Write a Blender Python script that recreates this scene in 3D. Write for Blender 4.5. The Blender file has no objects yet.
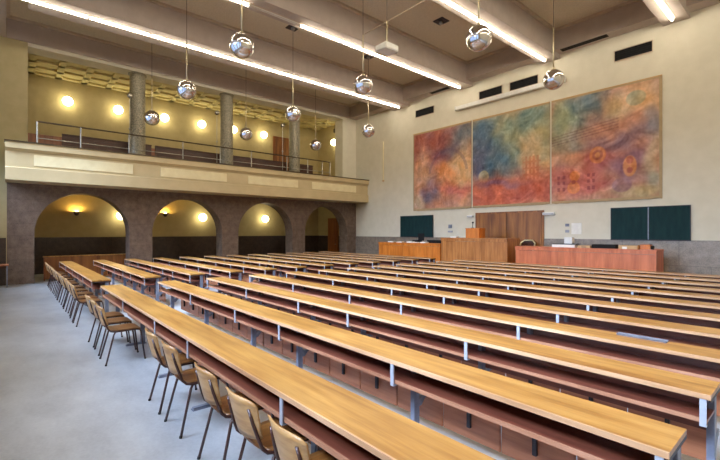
import bpy, bmesh, math, random
from mathutils import Vector, Matrix, noise
random.seed(7)
C = bpy.context.scene.collection
S = bpy.context.scene
PI = math.pi
H = 1.8

# ---------------------------------------------------------------- camera, world, light, exposure
cam_d = bpy.data.cameras.new('camera'); cam = bpy.data.objects.new('camera', cam_d); C.objects.link(cam)
cam_d.sensor_width = 36.0; cam_d.lens = 406 / 720 * 36; cam_d.shift_y = 2 / 720
cam_d.clip_start = 0.05; cam_d.clip_end = 200
cam.location = (0, 0, H); cam.rotation_euler = (PI / 2, 0, math.radians(49.2))
S.camera = cam
S.view_settings.view_transform = 'Standard'; S.view_settings.look = 'None'
S.view_settings.gamma = 1; S.view_settings.use_curve_mapping = False
S.view_settings.exposure = 0.0
S.cycles.use_denoising = True
S.cycles.use_light_tree = True
S.cycles.max_bounces = 8; S.cycles.diffuse_bounces = 5; S.cycles.glossy_bounces = 4
S.cycles.caustics_reflective = False; S.cycles.caustics_refractive = False
S.cycles.sample_clamp_indirect = 6
TUBE_STRENGTH = 44.0
GLOBE_STRENGTH = 13.0
DAY_POWER = 430.0
world = bpy.data.worlds.new('sky'); S.world = world; world.use_nodes = True
bgn = world.node_tree.nodes['Background']; bgn.inputs[0].default_value = (0.45, 0.62, 1.0, 1); bgn.inputs[1].default_value = 2.2

WIN_X = [-16.3, -12.5, -8.75, -5.0, -1.2]
for wx in WIN_X:                       # daylight arriving through each rear window
    ld = bpy.data.lights.new('window_daylight', 'AREA'); ld.shape = 'RECTANGLE'
    ld.size = 2.5; ld.size_y = 5.6; ld.energy = DAY_POWER; ld.color = (0.62, 0.77, 1.0)
    lo = bpy.data.objects.new('window_daylight', ld); C.objects.link(lo)
    lo.location = (wx, -1.6, 4.1); ld.spread = 1.35
    lo.rotation_euler = Vector((0, 1, -0.75)).to_track_quat('-Z', 'Z').to_euler()

# ---------------------------------------------------------------- materials
def s2l(c):
    return tuple(((v / 255) / 12.92 if v / 255 <= 0.04045 else ((v / 255 + 0.055) / 1.055) ** 2.4) for v in c)
def new_mat(name):
    m = bpy.data.materials.new(name); m.use_nodes = True
    nt = m.node_tree; b = nt.nodes['Principled BSDF']
    return m, nt, b
def coords(nt, scale, obj=True):
    tc = nt.nodes.new('ShaderNodeTexCoord'); mp = nt.nodes.new('ShaderNodeMapping')
    mp.inputs['Scale'].default_value = scale
    nt.links.new(tc.outputs['Object'], mp.inputs['Vector'])
    return mp.outputs['Vector']
def ramp(nt, fac, stops):
    r = nt.nodes.new('ShaderNodeValToRGB')
    while len(r.color_ramp.elements) < len(stops): r.color_ramp.elements.new(0.5)
    for e, (p, c) in zip(r.color_ramp.elements, stops):
        e.position = p; e.color = (*c, 1)
    nt.links.new(fac, r.inputs[0]); return r.outputs[0]
def noise_tex(nt, vec, scale, detail=4, rough=0.55):
    n = nt.nodes.new('ShaderNodeTexNoise'); n.inputs['Scale'].default_value = scale
    n.inputs['Detail'].default_value = detail; n.inputs['Roughness'].default_value = rough
    nt.links.new(vec, n.inputs['Vector']); return n.outputs['Fac']
def bump(nt, b, fac, strength, dist=0.01):
    n = nt.nodes.new('ShaderNodeBump'); n.inputs['Strength'].default_value = strength; n.inputs['Distance'].default_value = dist
    nt.links.new(fac, n.inputs['Height']); nt.links.new(n.outputs[0], b.inputs['Normal'])
def mottled(name, c1, c2, scale=4, rough=0.8, metal=0, stretch=(1, 1, 1), bmp=0.0, detail=4, spec=0.5, lo=0.35, hi=0.65):
    m, nt, b = new_mat(name)
    f = noise_tex(nt, coords(nt, stretch), scale, detail)
    nt.links.new(ramp(nt, f, [(lo, s2l(c1)), (hi, s2l(c2))]), b.inputs['Base Color'])
    b.inputs['Roughness'].default_value = rough; b.inputs['Metallic'].default_value = metal
    b.inputs['Specular IOR Level'].default_value = spec
    if bmp: bump(nt, b, f, bmp)
    return m
def wood(name, dark, mid, light, axis=0, scale=1.0, rough=0.35, coat=0.0, spec=0.5):
    m, nt, b = new_mat(name)
    st = [14, 14, 14]; st[axis] = 0.9
    oi = nt.nodes.new('ShaderNodeObjectInfo')
    tc = nt.nodes.new('ShaderNodeTexCoord'); mp = nt.nodes.new('ShaderNodeMapping'); mp.inputs['Scale'].default_value = [s * scale for s in st]
    ad = nt.nodes.new('ShaderNodeVectorMath'); ad.operation = 'ADD'
    cb = nt.nodes.new('ShaderNodeMath'); cb.operation = 'MULTIPLY'; cb.inputs[1].default_value = 37.0
    nt.links.new(oi.outputs['Random'], cb.inputs[0])
    nt.links.new(tc.outputs['Object'], mp.inputs['Vector']); nt.links.new(mp.outputs[0], ad.inputs[0]); nt.links.new(cb.outputs[0], ad.inputs[1])
    f = noise_tex(nt, ad.outputs[0], 1.0, 6, 0.6)
    col = ramp(nt, f, [(0.3, s2l(dark)), (0.5, s2l(mid)), (0.72, s2l(light))])
    # broad tone drift along the boards
    mp2 = nt.nodes.new('ShaderNodeMapping'); s2 = [3.0, 3.0, 3.0]; s2[axis] = 0.7; mp2.inputs['Scale'].default_value = s2
    nt.links.new(ad.outputs[0], mp2.inputs['Vector']) if False else nt.links.new(tc.outputs['Object'], mp2.inputs['Vector'])
    f2 = noise_tex(nt, mp2.outputs[0], 1.6, 3)
    mx = nt.nodes.new('ShaderNodeMix'); mx.data_type = 'RGBA'; mx.blend_type = 'MULTIPLY'; mx.inputs['Factor'].default_value = 0.8
    nt.links.new(col, mx.inputs['A'])
    nt.links.new(ramp(nt, f2, [(0.3, (0.66, 0.58, 0.5)), (0.62, (1, 1, 1))]), mx.inputs['B'])
    nt.links.new(mx.outputs['Result'], b.inputs['Base Color'])
    b.inputs['Roughness'].default_value = rough; b.inputs['Coat Weight'].default_value = coat; b.inputs['Coat Roughness'].default_value = 0.2
    b.inputs['Specular IOR Level'].default_value = spec
    bump(nt, b, f, 0.08, 0.002)
    return m
def emit(name, col, strength):
    m = bpy.data.materials.new(name); m.use_nodes = True; nt = m.node_tree
    nt.nodes.clear(); o = nt.nodes.new('ShaderNodeOutputMaterial'); e = nt.nodes.new('ShaderNodeEmission')
    e.inputs[0].default_value = (*col, 1); e.inputs[1].default_value = strength
    nt.links.new(e.outputs[0], o.inputs[0]); return m
def flat(name, c, rough=0.6, metal=0.0):
    c2 = tuple(max(0, v - 10) for v in c)
    return mottled(name, c2, c, 9, rough, metal)

M = {}
M['top'] = wood('varnished_desktop_wood', (148, 98, 44), (184, 134, 68), (204, 158, 90), 0, 1.0, 0.34, 0.0, 0.4)
M['edge'] = wood('pale_edge_wood', (184, 138, 100), (212, 170, 132), (226, 190, 156), 0, 1.0, 0.4)
M['shelfedge'] = wood('brown_shelf_edge_wood', (150, 100, 78), (178, 128, 100), (196, 146, 118), 0, 1.0, 0.45)
M['panel'] = wood('dark_red_panel_wood', (96, 48, 36), (122, 66, 50), (146, 84, 64), 0, 0.8, 0.4)
M['shelfwood'] = wood('red_brown_shelf_wood', (96, 50, 38), (126, 70, 54), (146, 86, 66), 0, 1.0, 0.35)
M['seatwood'] = wood('folding_seat_plywood', (146, 86, 56), (182, 116, 80), (200, 134, 96), 0, 1.0, 0.45)
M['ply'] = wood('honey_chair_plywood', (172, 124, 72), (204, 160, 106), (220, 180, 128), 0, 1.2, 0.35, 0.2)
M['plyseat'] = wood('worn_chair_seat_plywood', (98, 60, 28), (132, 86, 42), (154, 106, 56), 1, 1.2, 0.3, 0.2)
M['tube'] = mottled('brown_lacquered_tube', (58, 34, 30), (76, 46, 40), 12, 0.35)
M['cap'] = flat('black_rubber', (30, 26, 26), 0.7)
M['greymetal'] = mottled('blue_grey_painted_steel', (108, 114, 132), (132, 138, 156), 10, 0.4)
M['lightmetal'] = mottled('light_grey_painted_steel', (156, 160, 172), (172, 176, 188), 10, 0.4)
M['strip'] = mottled('dull_grey_strip', (84, 84, 92), (104, 104, 112), 10, 0.5)
M['iron'] = flat('dark_cast_iron', (44, 36, 40), 0.5)
M['chrome'], _nt, _b = new_mat('mirror_chrome')
_b.inputs['Metallic'].default_value = 1; _b.inputs['Roughness'].default_value = 0.03
_nt.links.new(ramp(_nt, noise_tex(_nt, coords(_nt, (1, 1, 1)), 3), [(0.3, (0.74, 0.74, 0.76)), (0.7, (0.8, 0.8, 0.82))]), _b.inputs['Base Color'])
M['rod'] = mottled('polished_brass_rod', (190, 176, 140), (214, 202, 168), 8, 0.3, 0.6)
M['cord'] = flat('dark_cord', (60, 50, 44), 0.7)
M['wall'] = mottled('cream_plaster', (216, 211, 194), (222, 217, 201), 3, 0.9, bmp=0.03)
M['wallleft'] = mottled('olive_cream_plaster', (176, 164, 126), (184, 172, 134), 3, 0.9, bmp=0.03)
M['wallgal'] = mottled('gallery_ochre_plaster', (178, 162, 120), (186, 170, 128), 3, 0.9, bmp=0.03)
M['fascia'] = mottled('balcony_beige_stone', (192, 176, 138), (200, 184, 146), 2.0, 0.75)
M['fasciapanel'] = mottled('balcony_pale_inset', (224, 212, 172), (232, 222, 184), 4, 0.75)
M['ceil'] = mottled('taupe_acoustic_plaster', (202, 192, 170), (216, 206, 184), 22, 0.95, bmp=0.1, detail=6)
M['beam'] = mottled('taupe_beam_plaster', (182, 170, 162), (190, 178, 170), 3, 0.9)
M['trim'] = mottled('beige_moulding', (188, 172, 152), (198, 182, 162), 4, 0.8)
M['galceil'] = mottled('gallery_ceiling_cream', (214, 200, 150), (222, 210, 162), 4, 0.85)
M['granite'] = mottled('speckled_granite', (112, 106, 88), (164, 156, 134), 26, 0.45, detail=8, lo=0.4, hi=0.6)
M['black'] = flat('matt_black', (12, 10, 11), 0.9)
M['white'] = flat('white_plastic', (232, 232, 230), 0.5)
M['paper'] = flat('white_paper', (244, 242, 236), 0.8)
M['tan'] = flat('tan_cardboard', (206, 170, 124), 0.7)
M['steel'] = mottled('brushed_steel_rail', (150, 146, 136), (176, 172, 160), 12, 0.3, 0.8)
M['darkrail'] = mottled('dark_bronze_rail', (66, 54, 40), (84, 70, 52), 12, 0.35, 0.5)
M['galwood'] = wood('dark_gallery_bench_wood', (52, 28, 18), (72, 40, 26), (88, 52, 34), 1, 1.0, 0.5)
M['doorwood'] = wood('brown_door_wood', (96, 56, 22), (142, 88, 38), (178, 120, 56), 2, 0.45, 0.4)
M['doordark'] = wood('reddish_door_wood', (112, 60, 26), (140, 80, 38), (160, 98, 50), 2, 0.6, 0.4)
M['front'] = wood('orange_veneer', (190, 104, 34), (214, 126, 48), (224, 142, 62), 2, 0.8, 0.35, 0.0)
M['frontmid'] = wood('brown_striped_veneer', (154, 94, 44), (184, 120, 62), (202, 140, 80), 2, 0.8, 0.35, 0.0)
M['frontred'] = wood('rose_veneer', (188, 100, 62), (208, 118, 76), (218, 132, 88), 2, 0.8, 0.35, 0.0)
M['screenwood'] = wood('honey_screen_wood', (112, 64, 24), (144, 88, 38), (164, 106, 50), 2, 0.5, 0.4)
M['tubeglow'] = emit('fluorescent_glow', (1.0, 0.89, 0.70), TUBE_STRENGTH)
M['globeglow'] = emit('globe_lamp_glow', (1.0, 0.88, 0.52), GLOBE_STRENGTH)
M['sconceglow'] = emit('sconce_bulb_glow', (1.0, 0.60, 0.14), 330.0)
M['stripglow'] = emit('small_strip_glow', (1.0, 0.93, 0.7), 12.0)
M['glass'], _nt, _b = new_mat('window_glass')
_b.inputs['Transmission Weight'].default_value = 1; _b.inputs['Roughness'].default_value = 0; _b.inputs['IOR'].default_value = 1.01
_nt.links.new(ramp(_nt, noise_tex(_nt, coords(_nt, (1, 1, 1)), 2), [(0.3, (0.9, 0.95, 1)), (0.7, (0.94, 0.97, 1))]), _b.inputs['Base Color'])

def brick_stone(name, c1, c2, mortar, w, h, axis_yz=True, rough=0.55, msize=0.012, scale=5):
    m, nt, b = new_mat(name)
    tc = nt.nodes.new('ShaderNodeTexCoord'); sx = nt.nodes.new('ShaderNodeSeparateXYZ'); cx = nt.nodes.new('ShaderNodeCombineXYZ')
    nt.links.new(tc.outputs['Object'], sx.inputs[0])
    nt.links.new(sx.outputs['Y' if axis_yz else 'X'], cx.inputs['X']); nt.links.new(sx.outputs['Z'], cx.inputs['Y'])
    br = nt.nodes.new('ShaderNodeTexBrick'); br.inputs['Scale'].default_value = 1
    br.inputs['Brick Width'].default_value = w; br.inputs['Row Height'].default_value = h
    br.inputs['Mortar Size'].default_value = msize; br.inputs['Mortar Smooth'].default_value = 0.4
    br.inputs['Color1'].default_value = (0.94, 0.94, 0.94, 1); br.inputs['Color2'].default_value = (1.05, 1.05, 1.05, 1); br.inputs['Mortar'].default_value = (*mortar, 1)
    nt.links.new(cx.outputs[0], br.inputs['Vector'])
    f = noise_tex(nt, tc.outputs['Object'], scale, 8, 0.65)
    f2 = noise_tex(nt, tc.outputs['Object'], scale * 9, 4, 0.6)
    mul = nt.nodes.new('ShaderNodeMath'); mul.operation = 'MULTIPLY_ADD'; mul.inputs[1].default_value = 0.5; nt.links.new(f2, mul.inputs[0])
    hf = nt.nodes.new('ShaderNodeMath'); hf.operation = 'MULTIPLY'; hf.inputs[1].default_value = 0.5; nt.links.new(f, hf.inputs[0]); nt.links.new(hf.outputs[0], mul.inputs[2])
    col = ramp(nt, mul.outputs[0], [(0.38, s2l(c1)), (0.62, s2l(c2))])
    mx = nt.nodes.new('ShaderNodeMix'); mx.data_type = 'RGBA'; mx.blend_type = 'MULTIPLY'; mx.inputs['Factor'].default_value = 1
    nt.links.new(col, mx.inputs['A']); nt.links.new(br.outputs['Color'], mx.inputs['B'])
    nt.links.new(mx.outputs['Result'], b.inputs['Base Color']); b.inputs['Roughness'].default_value = rough
    return m
M['stone'] = brick_stone('brown_arcade_stone', (84, 68, 60), (132, 114, 102), (0.84, 0.84, 0.84), 1.3, 0.42)
M['dado'] = brick_stone('grey_stone_dado', (112, 102, 92), (154, 142, 130), (0.7, 0.7, 0.7), 1.5, 0.78, False, 0.35)
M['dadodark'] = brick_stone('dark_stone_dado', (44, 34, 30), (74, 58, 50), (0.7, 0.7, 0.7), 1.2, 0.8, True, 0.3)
# floor
m, nt, b = new_mat('grey_linoleum_floor'); M['floor'] = m
f = noise_tex(nt, coords(nt, (1, 1.6, 1)), 1.3, 8, 0.65)
f2 = noise_tex(nt, coords(nt, (1, 1, 1)), 30, 4, 0.6)
ma = nt.nodes.new('ShaderNodeMath'); ma.operation = 'MULTIPLY_ADD'; ma.inputs[1].default_value = 0.25; nt.links.new(f2, ma.inputs[0])
mb = nt.nodes.new('ShaderNodeMath'); mb.operation = 'MULTIPLY'; mb.inputs[1].default_value = 0.75; nt.links.new(f, mb.inputs[0]); nt.links.new(mb.outputs[0], ma.inputs[2])
nt.links.new(ramp(nt, ma.outputs[0], [(0.34, s2l((166, 170, 178))), (0.5, s2l((186, 190, 197))), (0.66, s2l((202, 206, 212)))]), b.inputs['Base Color'])
b.inputs['Roughness'].default_value = 0.33
nt.links.new(ramp(nt, f, [(0.3, (0.31, 0.31, 0.31)), (0.7, (0.33, 0.33, 0.33))]), b.inputs['Roughness'])
# chalkboard
M['board'] = mottled('dark_green_chalkboard', (12, 42, 46), (20, 52, 54), 3, 0.7, stretch=(3, 1, 0.6), spec=0.2)
# painted canvas: pigment stored per vertex, canvas weave from noise
m, nt, b = new_mat('painted_canvas'); M['canvas'] = m
at = nt.nodes.new('ShaderNodeAttribute'); at.attribute_name = 'pigment'
f = noise_tex(nt, coords(nt, (1.2, 1, 1.0)), 6.0, 6, 0.7)
mx = nt.nodes.new('ShaderNodeMix'); mx.data_type = 'RGBA'; mx.blend_type = 'MULTIPLY'; mx.inputs['Factor'].default_value = 0.55
nt.links.new(at.outputs['Color'], mx.inputs['A']); nt.links.new(ramp(nt, f, [(0.3, (0.8, 0.8, 0.82)), (0.7, (1.2, 1.18, 1.14))]), mx.inputs['B'])
nt.links.new(mx.outputs['Result'], b.inputs['Base Color']); b.inputs['Roughness'].default_value = 0.85

# ---------------------------------------------------------------- mesh helpers
class MB:
    def __init__(self): self.v = []; self.f = []; self.smooth = False
    def box(self, x0, x1, y0, y1, z0, z1):
        n = len(self.v)
        x0, x1 = min(x0, x1), max(x0, x1); y0, y1 = min(y0, y1), max(y0, y1); z0, z1 = min(z0, z1), max(z0, z1)
        self.v += [(x, y, z) for x in (x0, x1) for y in (y0, y1) for z in (z0, z1)]
        self.f += [tuple(n + i for i in q) for q in ((0, 1, 3, 2), (4, 6, 7, 5), (0, 4, 5, 1), (2, 3, 7, 6), (0, 2, 6, 4), (1, 5, 7, 3))]
        return self
    def prism(self, pts, axis, a, b):
        """polygon pts in the plane normal to axis (0=x: (y,z); 1=y: (x,z); 2=z: (x,y)), from a to b"""
        n = len(self.v); k = len(pts)
        for t in (a, b):
            for p, q in pts:
                self.v.append((t, p, q) if axis == 0 else (p, t, q) if axis == 1 else (p, q, t))
        self.f.append(tuple(n + i for i in range(k))); self.f.append(tuple(n + k + i for i in reversed(range(k))))
        for i in range(k):
            j = (i + 1) % k; self.f.append((n + i, n + k + i, n + k + j, n + j))
        return self
    def tube(self, path, r, seg=8, cap=True):
        P = [Vector(p) for p in path]; rings = []
        rr = r if isinstance(r, (list, tuple)) else [r] * len(P)
        up = None
        for i, p in enumerate(P):
            d = (P[min(i + 1, len(P) - 1)] - P[max(i - 1, 0)]).normalized()
            if up is None:
                up = Vector((0, 0, 1)) if abs(d.z) < 0.9 else Vector((1, 0, 0))
            s = d.cross(up).normalized(); u = s.cross(d).normalized(); up = u
            n = len(self.v)
            for k in range(seg):
                a = 2 * PI * k / seg
                self.v.append(tuple(p + (s * math.cos(a) + u * math.sin(a)) * rr[i]))
            rings.append(n)
        for a, b in zip(rings, rings[1:]):
            for k in range(seg):
                j = (k + 1) % seg; self.f.append((a + k, a + j, b + j, b + k))
        if cap:
            self.f.append(tuple(rings[0] + k for k in reversed(range(seg)))); self.f.append(tuple(rings[-1] + k for k in range(seg)))
        return self
    def lathe(self, prof, cx=0, cy=0, cz=0, seg=24, axis=2):
        rings = []
        for r, z in prof:
            n = len(self.v)
            for k in range(seg):
                a = 2 * PI * k / seg; u, w = r * math.cos(a), r * math.sin(a)
                self.v.append((cx + u, cy + w, cz + z) if axis == 2 else (cx + z, cy + u, cz + w) if axis == 0 else (cx + u, cy + z, cz + w))
            rings.append(n)
        for a, b in zip(rings, rings[1:]):
            for k in range(seg):
                j = (k + 1) % seg; self.f.append((a + k, a + j, b + j, b + k))
        self.f.append(tuple(rings[0] + k for k in range(seg))); self.f.append(tuple(rings[-1] + k for k in range(seg)))
        return self
    def sphere(self, c, r, seg=28, rings=16):
        prof = [(max(1e-4, r * math.sin(PI * i / rings)), -r * math.cos(PI * i / rings)) for i in range(rings + 1)]
        return self.lathe(prof, c[0], c[1], c[2], seg)
    def mesh(self, name, mat, smooth=None, bevel=0):
        me = bpy.data.meshes.new(name); me.from_pydata(self.v, [], self.f)
        bm = bmesh.new(); bm.from_mesh(me)
        bmesh.ops.recalc_face_normals(bm, faces=bm.faces[:])
        if bevel: bmesh.ops.bevel(bm, geom=bm.edges[:], offset=bevel, segments=2, affect='EDGES', clamp_overlap=True)
        bm.to_mesh(me); bm.free()
        me.materials.append(mat)
        if smooth or (smooth is None and self.smooth): me.shade_smooth()
        return me
    def build(self, name, mat, parent=None, smooth=False, bevel=0):
        o = bpy.data.objects.new(name, self.mesh(name, mat, smooth, bevel)); C.objects.link(o)
        if parent: o.parent = parent
        return o
def mb(): return MB()
def thing(name, label, cat, loc=(0, 0, 0), rz=0, group=None):
    o = bpy.data.objects.new(name, None); o.empty_display_size = 0.1; C.objects.link(o)
    o.location = loc; o.rotation_euler = (0, 0, rz)
    return tag(o, label, cat, group)
def tag(o, label, cat, group=None):
    o['label'] = label; o['category'] = cat
    if group: o['group'] = group
    return o
def struct(name, m_, mat, **k):
    o = m_.build(name, mat, **k); o['kind'] = 'structure'; return o
def dup(root, loc, rz=0, label=None, group=None):
    r = root.copy(); C.objects.link(r); r.location = loc; r.rotation_euler = (0, 0, rz)
    if label: r['label'] = label
    if group: r['group'] = group
    for ch in list(root.children):
        c = ch.copy(); C.objects.link(c); c.parent = r
        for g in list(ch.children):
            d = g.copy(); C.objects.link(d); d.parent = c
    return r
ORD = ['first', 'second', 'third', 'fourth', 'fifth', 'sixth', 'seventh', 'eighth', 'ninth', 'tenth', 'eleventh', 'twelfth', 'thirteenth']

# ---------------------------------------------------------------- the room
XA = -18.2; XB = -22.0; YF = 15.4; YR = -1.7; XR = 3.6; ZC = 9.1
struct('floor', mb().box(XB - .3, XR + .3, YR - .3, YF + .3, -0.2, 0), M['floor'])
struct('ceiling', mb().box(XA - .7, XR + .3, YR - .3, YF + .3, ZC, ZC + 0.2), M['ceil'])
# front wall (with the paintings), plaster above a grey stone dado
struct('wall_front', mb().box(XB - .3, XR + .3, YF, YF + .3, 0, ZC), M['wall'])
struct('trim_1', mb().box(XA, XR, YF - .03, YF, 0, 1.55), M['dado']).name = 'wall_front_dado'
struct('wall_right', mb().box(XR, XR + .3, YR, YF, 0, ZC), M['wall'])
# rear wall with tall windows
m = mb(); edges = [XB - .3]
for wx in WIN_X: edges += [wx - 1.3, wx + 1.3]
edges.append(XR + .3)
for i in range(0, len(edges), 2): m.box(edges[i], edges[i + 1], YR - .3, YR, 0, ZC)
for wx in WIN_X: m.box(wx - 1.3, wx + 1.3, YR - .3, YR, 0, 1.0); m.box(wx - 1.3, wx + 1.3, YR - .3, YR, 7.3, ZC)
struct('wall_rear', m, M['wall'])
for i, wx in enumerate(WIN_X):
    m = mb()
    for xx in (-1.3, -.43, .40, 1.25): m.box(wx + xx, wx + xx + .05, YR - .2, YR - .12, 1.0, 7.3)
    for zz in (1.0, 2.2, 3.45, 4.7, 5.95, 7.25): m.box(wx - 1.3, wx + 1.3, YR - .2, YR - .12, zz, zz + .05)
    fr = struct('window_%d' % (i + 1), m, M['greymetal'])
    g = mb().box(wx - 1.29, wx + 1.29, YR - .165, YR - .155, 1.01, 7.29).build('pane', M['glass'], fr)
# left wall below and above the balcony, rear of the arcade line
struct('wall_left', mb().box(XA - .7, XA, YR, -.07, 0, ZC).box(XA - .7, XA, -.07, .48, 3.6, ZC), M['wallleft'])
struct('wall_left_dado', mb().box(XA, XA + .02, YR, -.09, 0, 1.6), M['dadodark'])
# arcade: stone wall pierced by four round arches
AR = [(.66, 3.61), (4.44, 7.37), (8.15, 11.10), (11.86, 14.72)]
m = mb(); X0, X1 = XA - .72, XA; ZT = 3.6; n = 24
def quad(a, b_, c, d): k = len(m.v); m.v += [a, b_, c, d]; m.f.append((k, k + 1, k + 2, k + 3))
ys = [-.07]
piers = []; last = -.07
for a, b_ in AR: piers.append((last, a)); last = b_
piers.append((last, YF))
for a, b_ in piers: m.box(X0, X1, a, b_, 0, ZT)
for a, b_ in AR:
    cy, r = (a + b_) / 2, (b_ - a) / 2; zs = 3.24 - r
    pts = [(cy - r * math.cos(PI * t / n), zs + r * math.sin(PI * t / n)) for t in range(n + 1)]
    for (p, q), (s, t) in zip(pts, pts[1:]):
        quad((X1, p, q), (X1, s, t), (X1, s, ZT), (X1, p, ZT)); quad((X0, s, t), (X0, p, q), (X0, p, ZT), (X0, s, ZT))
        quad((X0, p, q), (X0, s, t), (X1, s, t), (X1, p, q))
    quad((X0, a, ZT), (X0, b_, ZT), (X1, b_, ZT), (X1, a, ZT))
struct('wall_arcade', m, M['stone'])
# wall over the gallery opening and its end pier
struct('wall_gallery_front', mb().box(XA - .7, XA, .48, YF, 8.25, ZC).box(XA - .7, XA, 14.4, YF, 4.3, 8.25), M['beam'] if False else M['wall'])
struct('wall_gallery_lintel', mb().box(XA, XA + .06, -.07, YF, 8.38, ZC), M['beam'])
# corridor / gallery shell behind the arcade
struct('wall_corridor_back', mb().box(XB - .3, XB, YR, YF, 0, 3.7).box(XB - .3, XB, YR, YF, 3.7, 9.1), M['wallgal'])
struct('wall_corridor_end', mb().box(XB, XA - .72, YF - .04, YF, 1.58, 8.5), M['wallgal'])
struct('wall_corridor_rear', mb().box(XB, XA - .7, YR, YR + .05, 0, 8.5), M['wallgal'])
struct('wall_corridor_dado', mb().box(XB, XB + .03, YR, YF - .05, 0, 1.57), M['dadodark'])
struct('wall_corridor_end_dado', mb().box(XB + .03, -20.85, YF - .07, YF - .04, 0, 1.57).box(-19.8, XA - .72, YF - .07, YF - .04, 0, 1.57), M['dadodark'])
struct('wall_gallery_dado', mb().box(XB, XB + .04, YR, 12.0, 4.3, 5.95), M['doordark'])
struct('floor_gallery', mb().box(XB, XA - .71, YR, YF, 3.62, 4.3).box(XA - .71, XA + .005, .49, 14.39, 3.62, 4.3), M['galceil'])
# gallery coffered ceiling
struct('ceiling_gallery', mb().box(XB, XA - .7, YR, YF, 8.55, 8.7), M['galceil'])
m = mb(); yy = -.25
while yy < YF: m.box(XB, XA - .7, yy - .12, yy + .12, 8.47, 8.55); yy += .93
for xx in (-21.9, -21.15, -20.35, -19.55, -18.98): m.box(xx - .11, xx + .11, YR, YF, 8.47, 8.55)
struct('ceiling_gallery_ribs', m, M['galceil'])
# main ceiling beams (towards the front wall) and cross beams
BR = [(-15.05, -13.98), (-10.92, -10.25), (-7.18, -6.52), (-3.4, -2.74), (.35, 1.03)]
LX = [-14.38, -10.68, -6.93, -3.1, .68]
for i, (a, b_) in enumerate(BR): struct('ceiling_beam', mb().box(a, b_, .4 if i == 0 else -.1, YF, 8.2, ZC), M['beam'])
struct('ceiling_cross_beam', mb().box(XA + .06, XR, 14.9, YF, 8.36, ZC), M['beam'])
struct('ceiling_cross_beam', mb().box(XA + .06, XR, -.7, -.08, 8.36, ZC), M['beam'])
bays = [(XA + .06, -15.05), (-13.98, -10.92), (-10.25, -7.18), (-6.52, -3.4), (-2.74, .35)]
for i, (a, b_) in enumerate(bays):
    m = mb()
    m.box(a, a + .1, -.08, 14.9, 9.02, 9.1).box(b_ - .1, b_, -.08, 14.9, 9.02, 9.1).box(a + .1, b_ - .1, 14.8, 14.9, 9.02, 9.1).box(a + .1, b_ - .1, -.08, .02, 9.02, 9.1)
    struct('trim_%d' % (i + 1), m, M['trim'])
    m = mb()
# slot vents in the soffit and on the wall
for k, (x0, x1) in enumerate([(-12.35, -11.3), (-6.35, -4.85), (-9.0, -7.9)][:2]):
    tag(mb().box(x0, x1, 14.97, 15.2, 8.345, 8.36).build('ceiling_vent', M['black']),
        ['black slot vent in the ceiling soffit nearer the balcony', 'longer black slot vent in the ceiling soffit above the right half of the mural'][k], 'vent')
for k, (x0, x1) in enumerate([(-13.55, -12.4), (-9.92, -8.85), (-8.5, -7.35), (-4.73, -3.68)]):
    t = thing('wall_vent', ['small black wall vent left of the projection screen casing', 'black wall vent just above the left part of the screen casing, third from the right',
                            'black wall vent above the screen casing, second from the right', 'black wall vent high on the front wall, rightmost of the four'][k], 'vent', (x0, YF, 7.52), 0, 'black vents high on the front wall')
    w = x1 - x0
    mb().box(0, w, -.012, -.001, 0, .33).build('opening', M['black'], t)
    mb().box(0, w, -.04, -.012, .33, .35).box(0, w, -.04, -.012, -.02, 0).box(-.02, 0, -.04, -.012, -.02, .35).box(w, w + .02, -.04, -.012, -.02, .35).build('frame', M['trim'], t)
    m = mb()
    for q in range(4): m.box(0, w, -.03, -.014, .06 + q * .07, .066 + q * .07)
    m.build('louvre', M['black'], t)

# balcony
t = thing('balcony', 'long beige stone balcony front running above the brown arcade', 'balcony', (0, 0, 0))
prof = [(XA + .006, 3.62), (XA + .006, 3.48), (-17.1, 3.48), (-17.1, 3.88), (-17.16, 3.9), (-17.16, 4.40), (-17.1, 4.47), (-17.06, 4.5), (-17.06, 4.7), (-17.4, 4.7), (-17.4, 4.3), (XA + .006, 4.3)]
mb().prism(prof, 1, -.11, YF - .006).build('parapet', M['fascia'], t)
for a, b_ in [(.61, 3.52), (4.48, 7.15), (8.14, 10.77), (11.59, 14.51)]:
    mb().box(-17.159, -17.14, a, b_, 3.98, 4.34).build('inset_panel', M['fasciapanel'], t)
mb().box(-17.42, -17.03, -.13, YF - .006, 4.7, 4.74).build('coping', M['darkrail'], t)

# granite columns
for k, y in enumerate([3.97, 7.73, 11.42]):
    t = thing('column', 'round speckled granite column on the balcony, %s' % ['leftmost of three', 'middle of three', 'rightmost of three'][k], 'column', (-18.55, y, 4.3), 0, 'granite gallery columns')
    mb().lathe([(.29, 0), (.29, .1), (.285, 3.9), (.285, 3.95)], seg=32).build('shaft', M['granite'], t, True)
    mb().lathe([(.33, 3.9), (.33, 3.95)], seg=32).build('capital', M['granite'], t)

# balcony railing
RX = -17.25
t = thing('balcony_railing', 'thin metal handrail with posts along the balcony edge', 'railing', (0, 0, 0))
RL = mb().tube([(RX, .7, 5.48), (RX, 12.8, 5.48)], .028).build('handrail', M['darkrail'], t)
mb().tube([(RX, .7, 4.93), (RX, 12.8, 4.93)], .014).build('lower_rail', M['steel'], t)
for y in (.7, 1.9, 3.4, 5.35, 6.9, 8.35, 10.2, 11.4, 12.3, 12.8):
    mb().tube([(RX, y, 4.742), (RX, y, 5.48)], .024).build('post', M['steel'], t)

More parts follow.
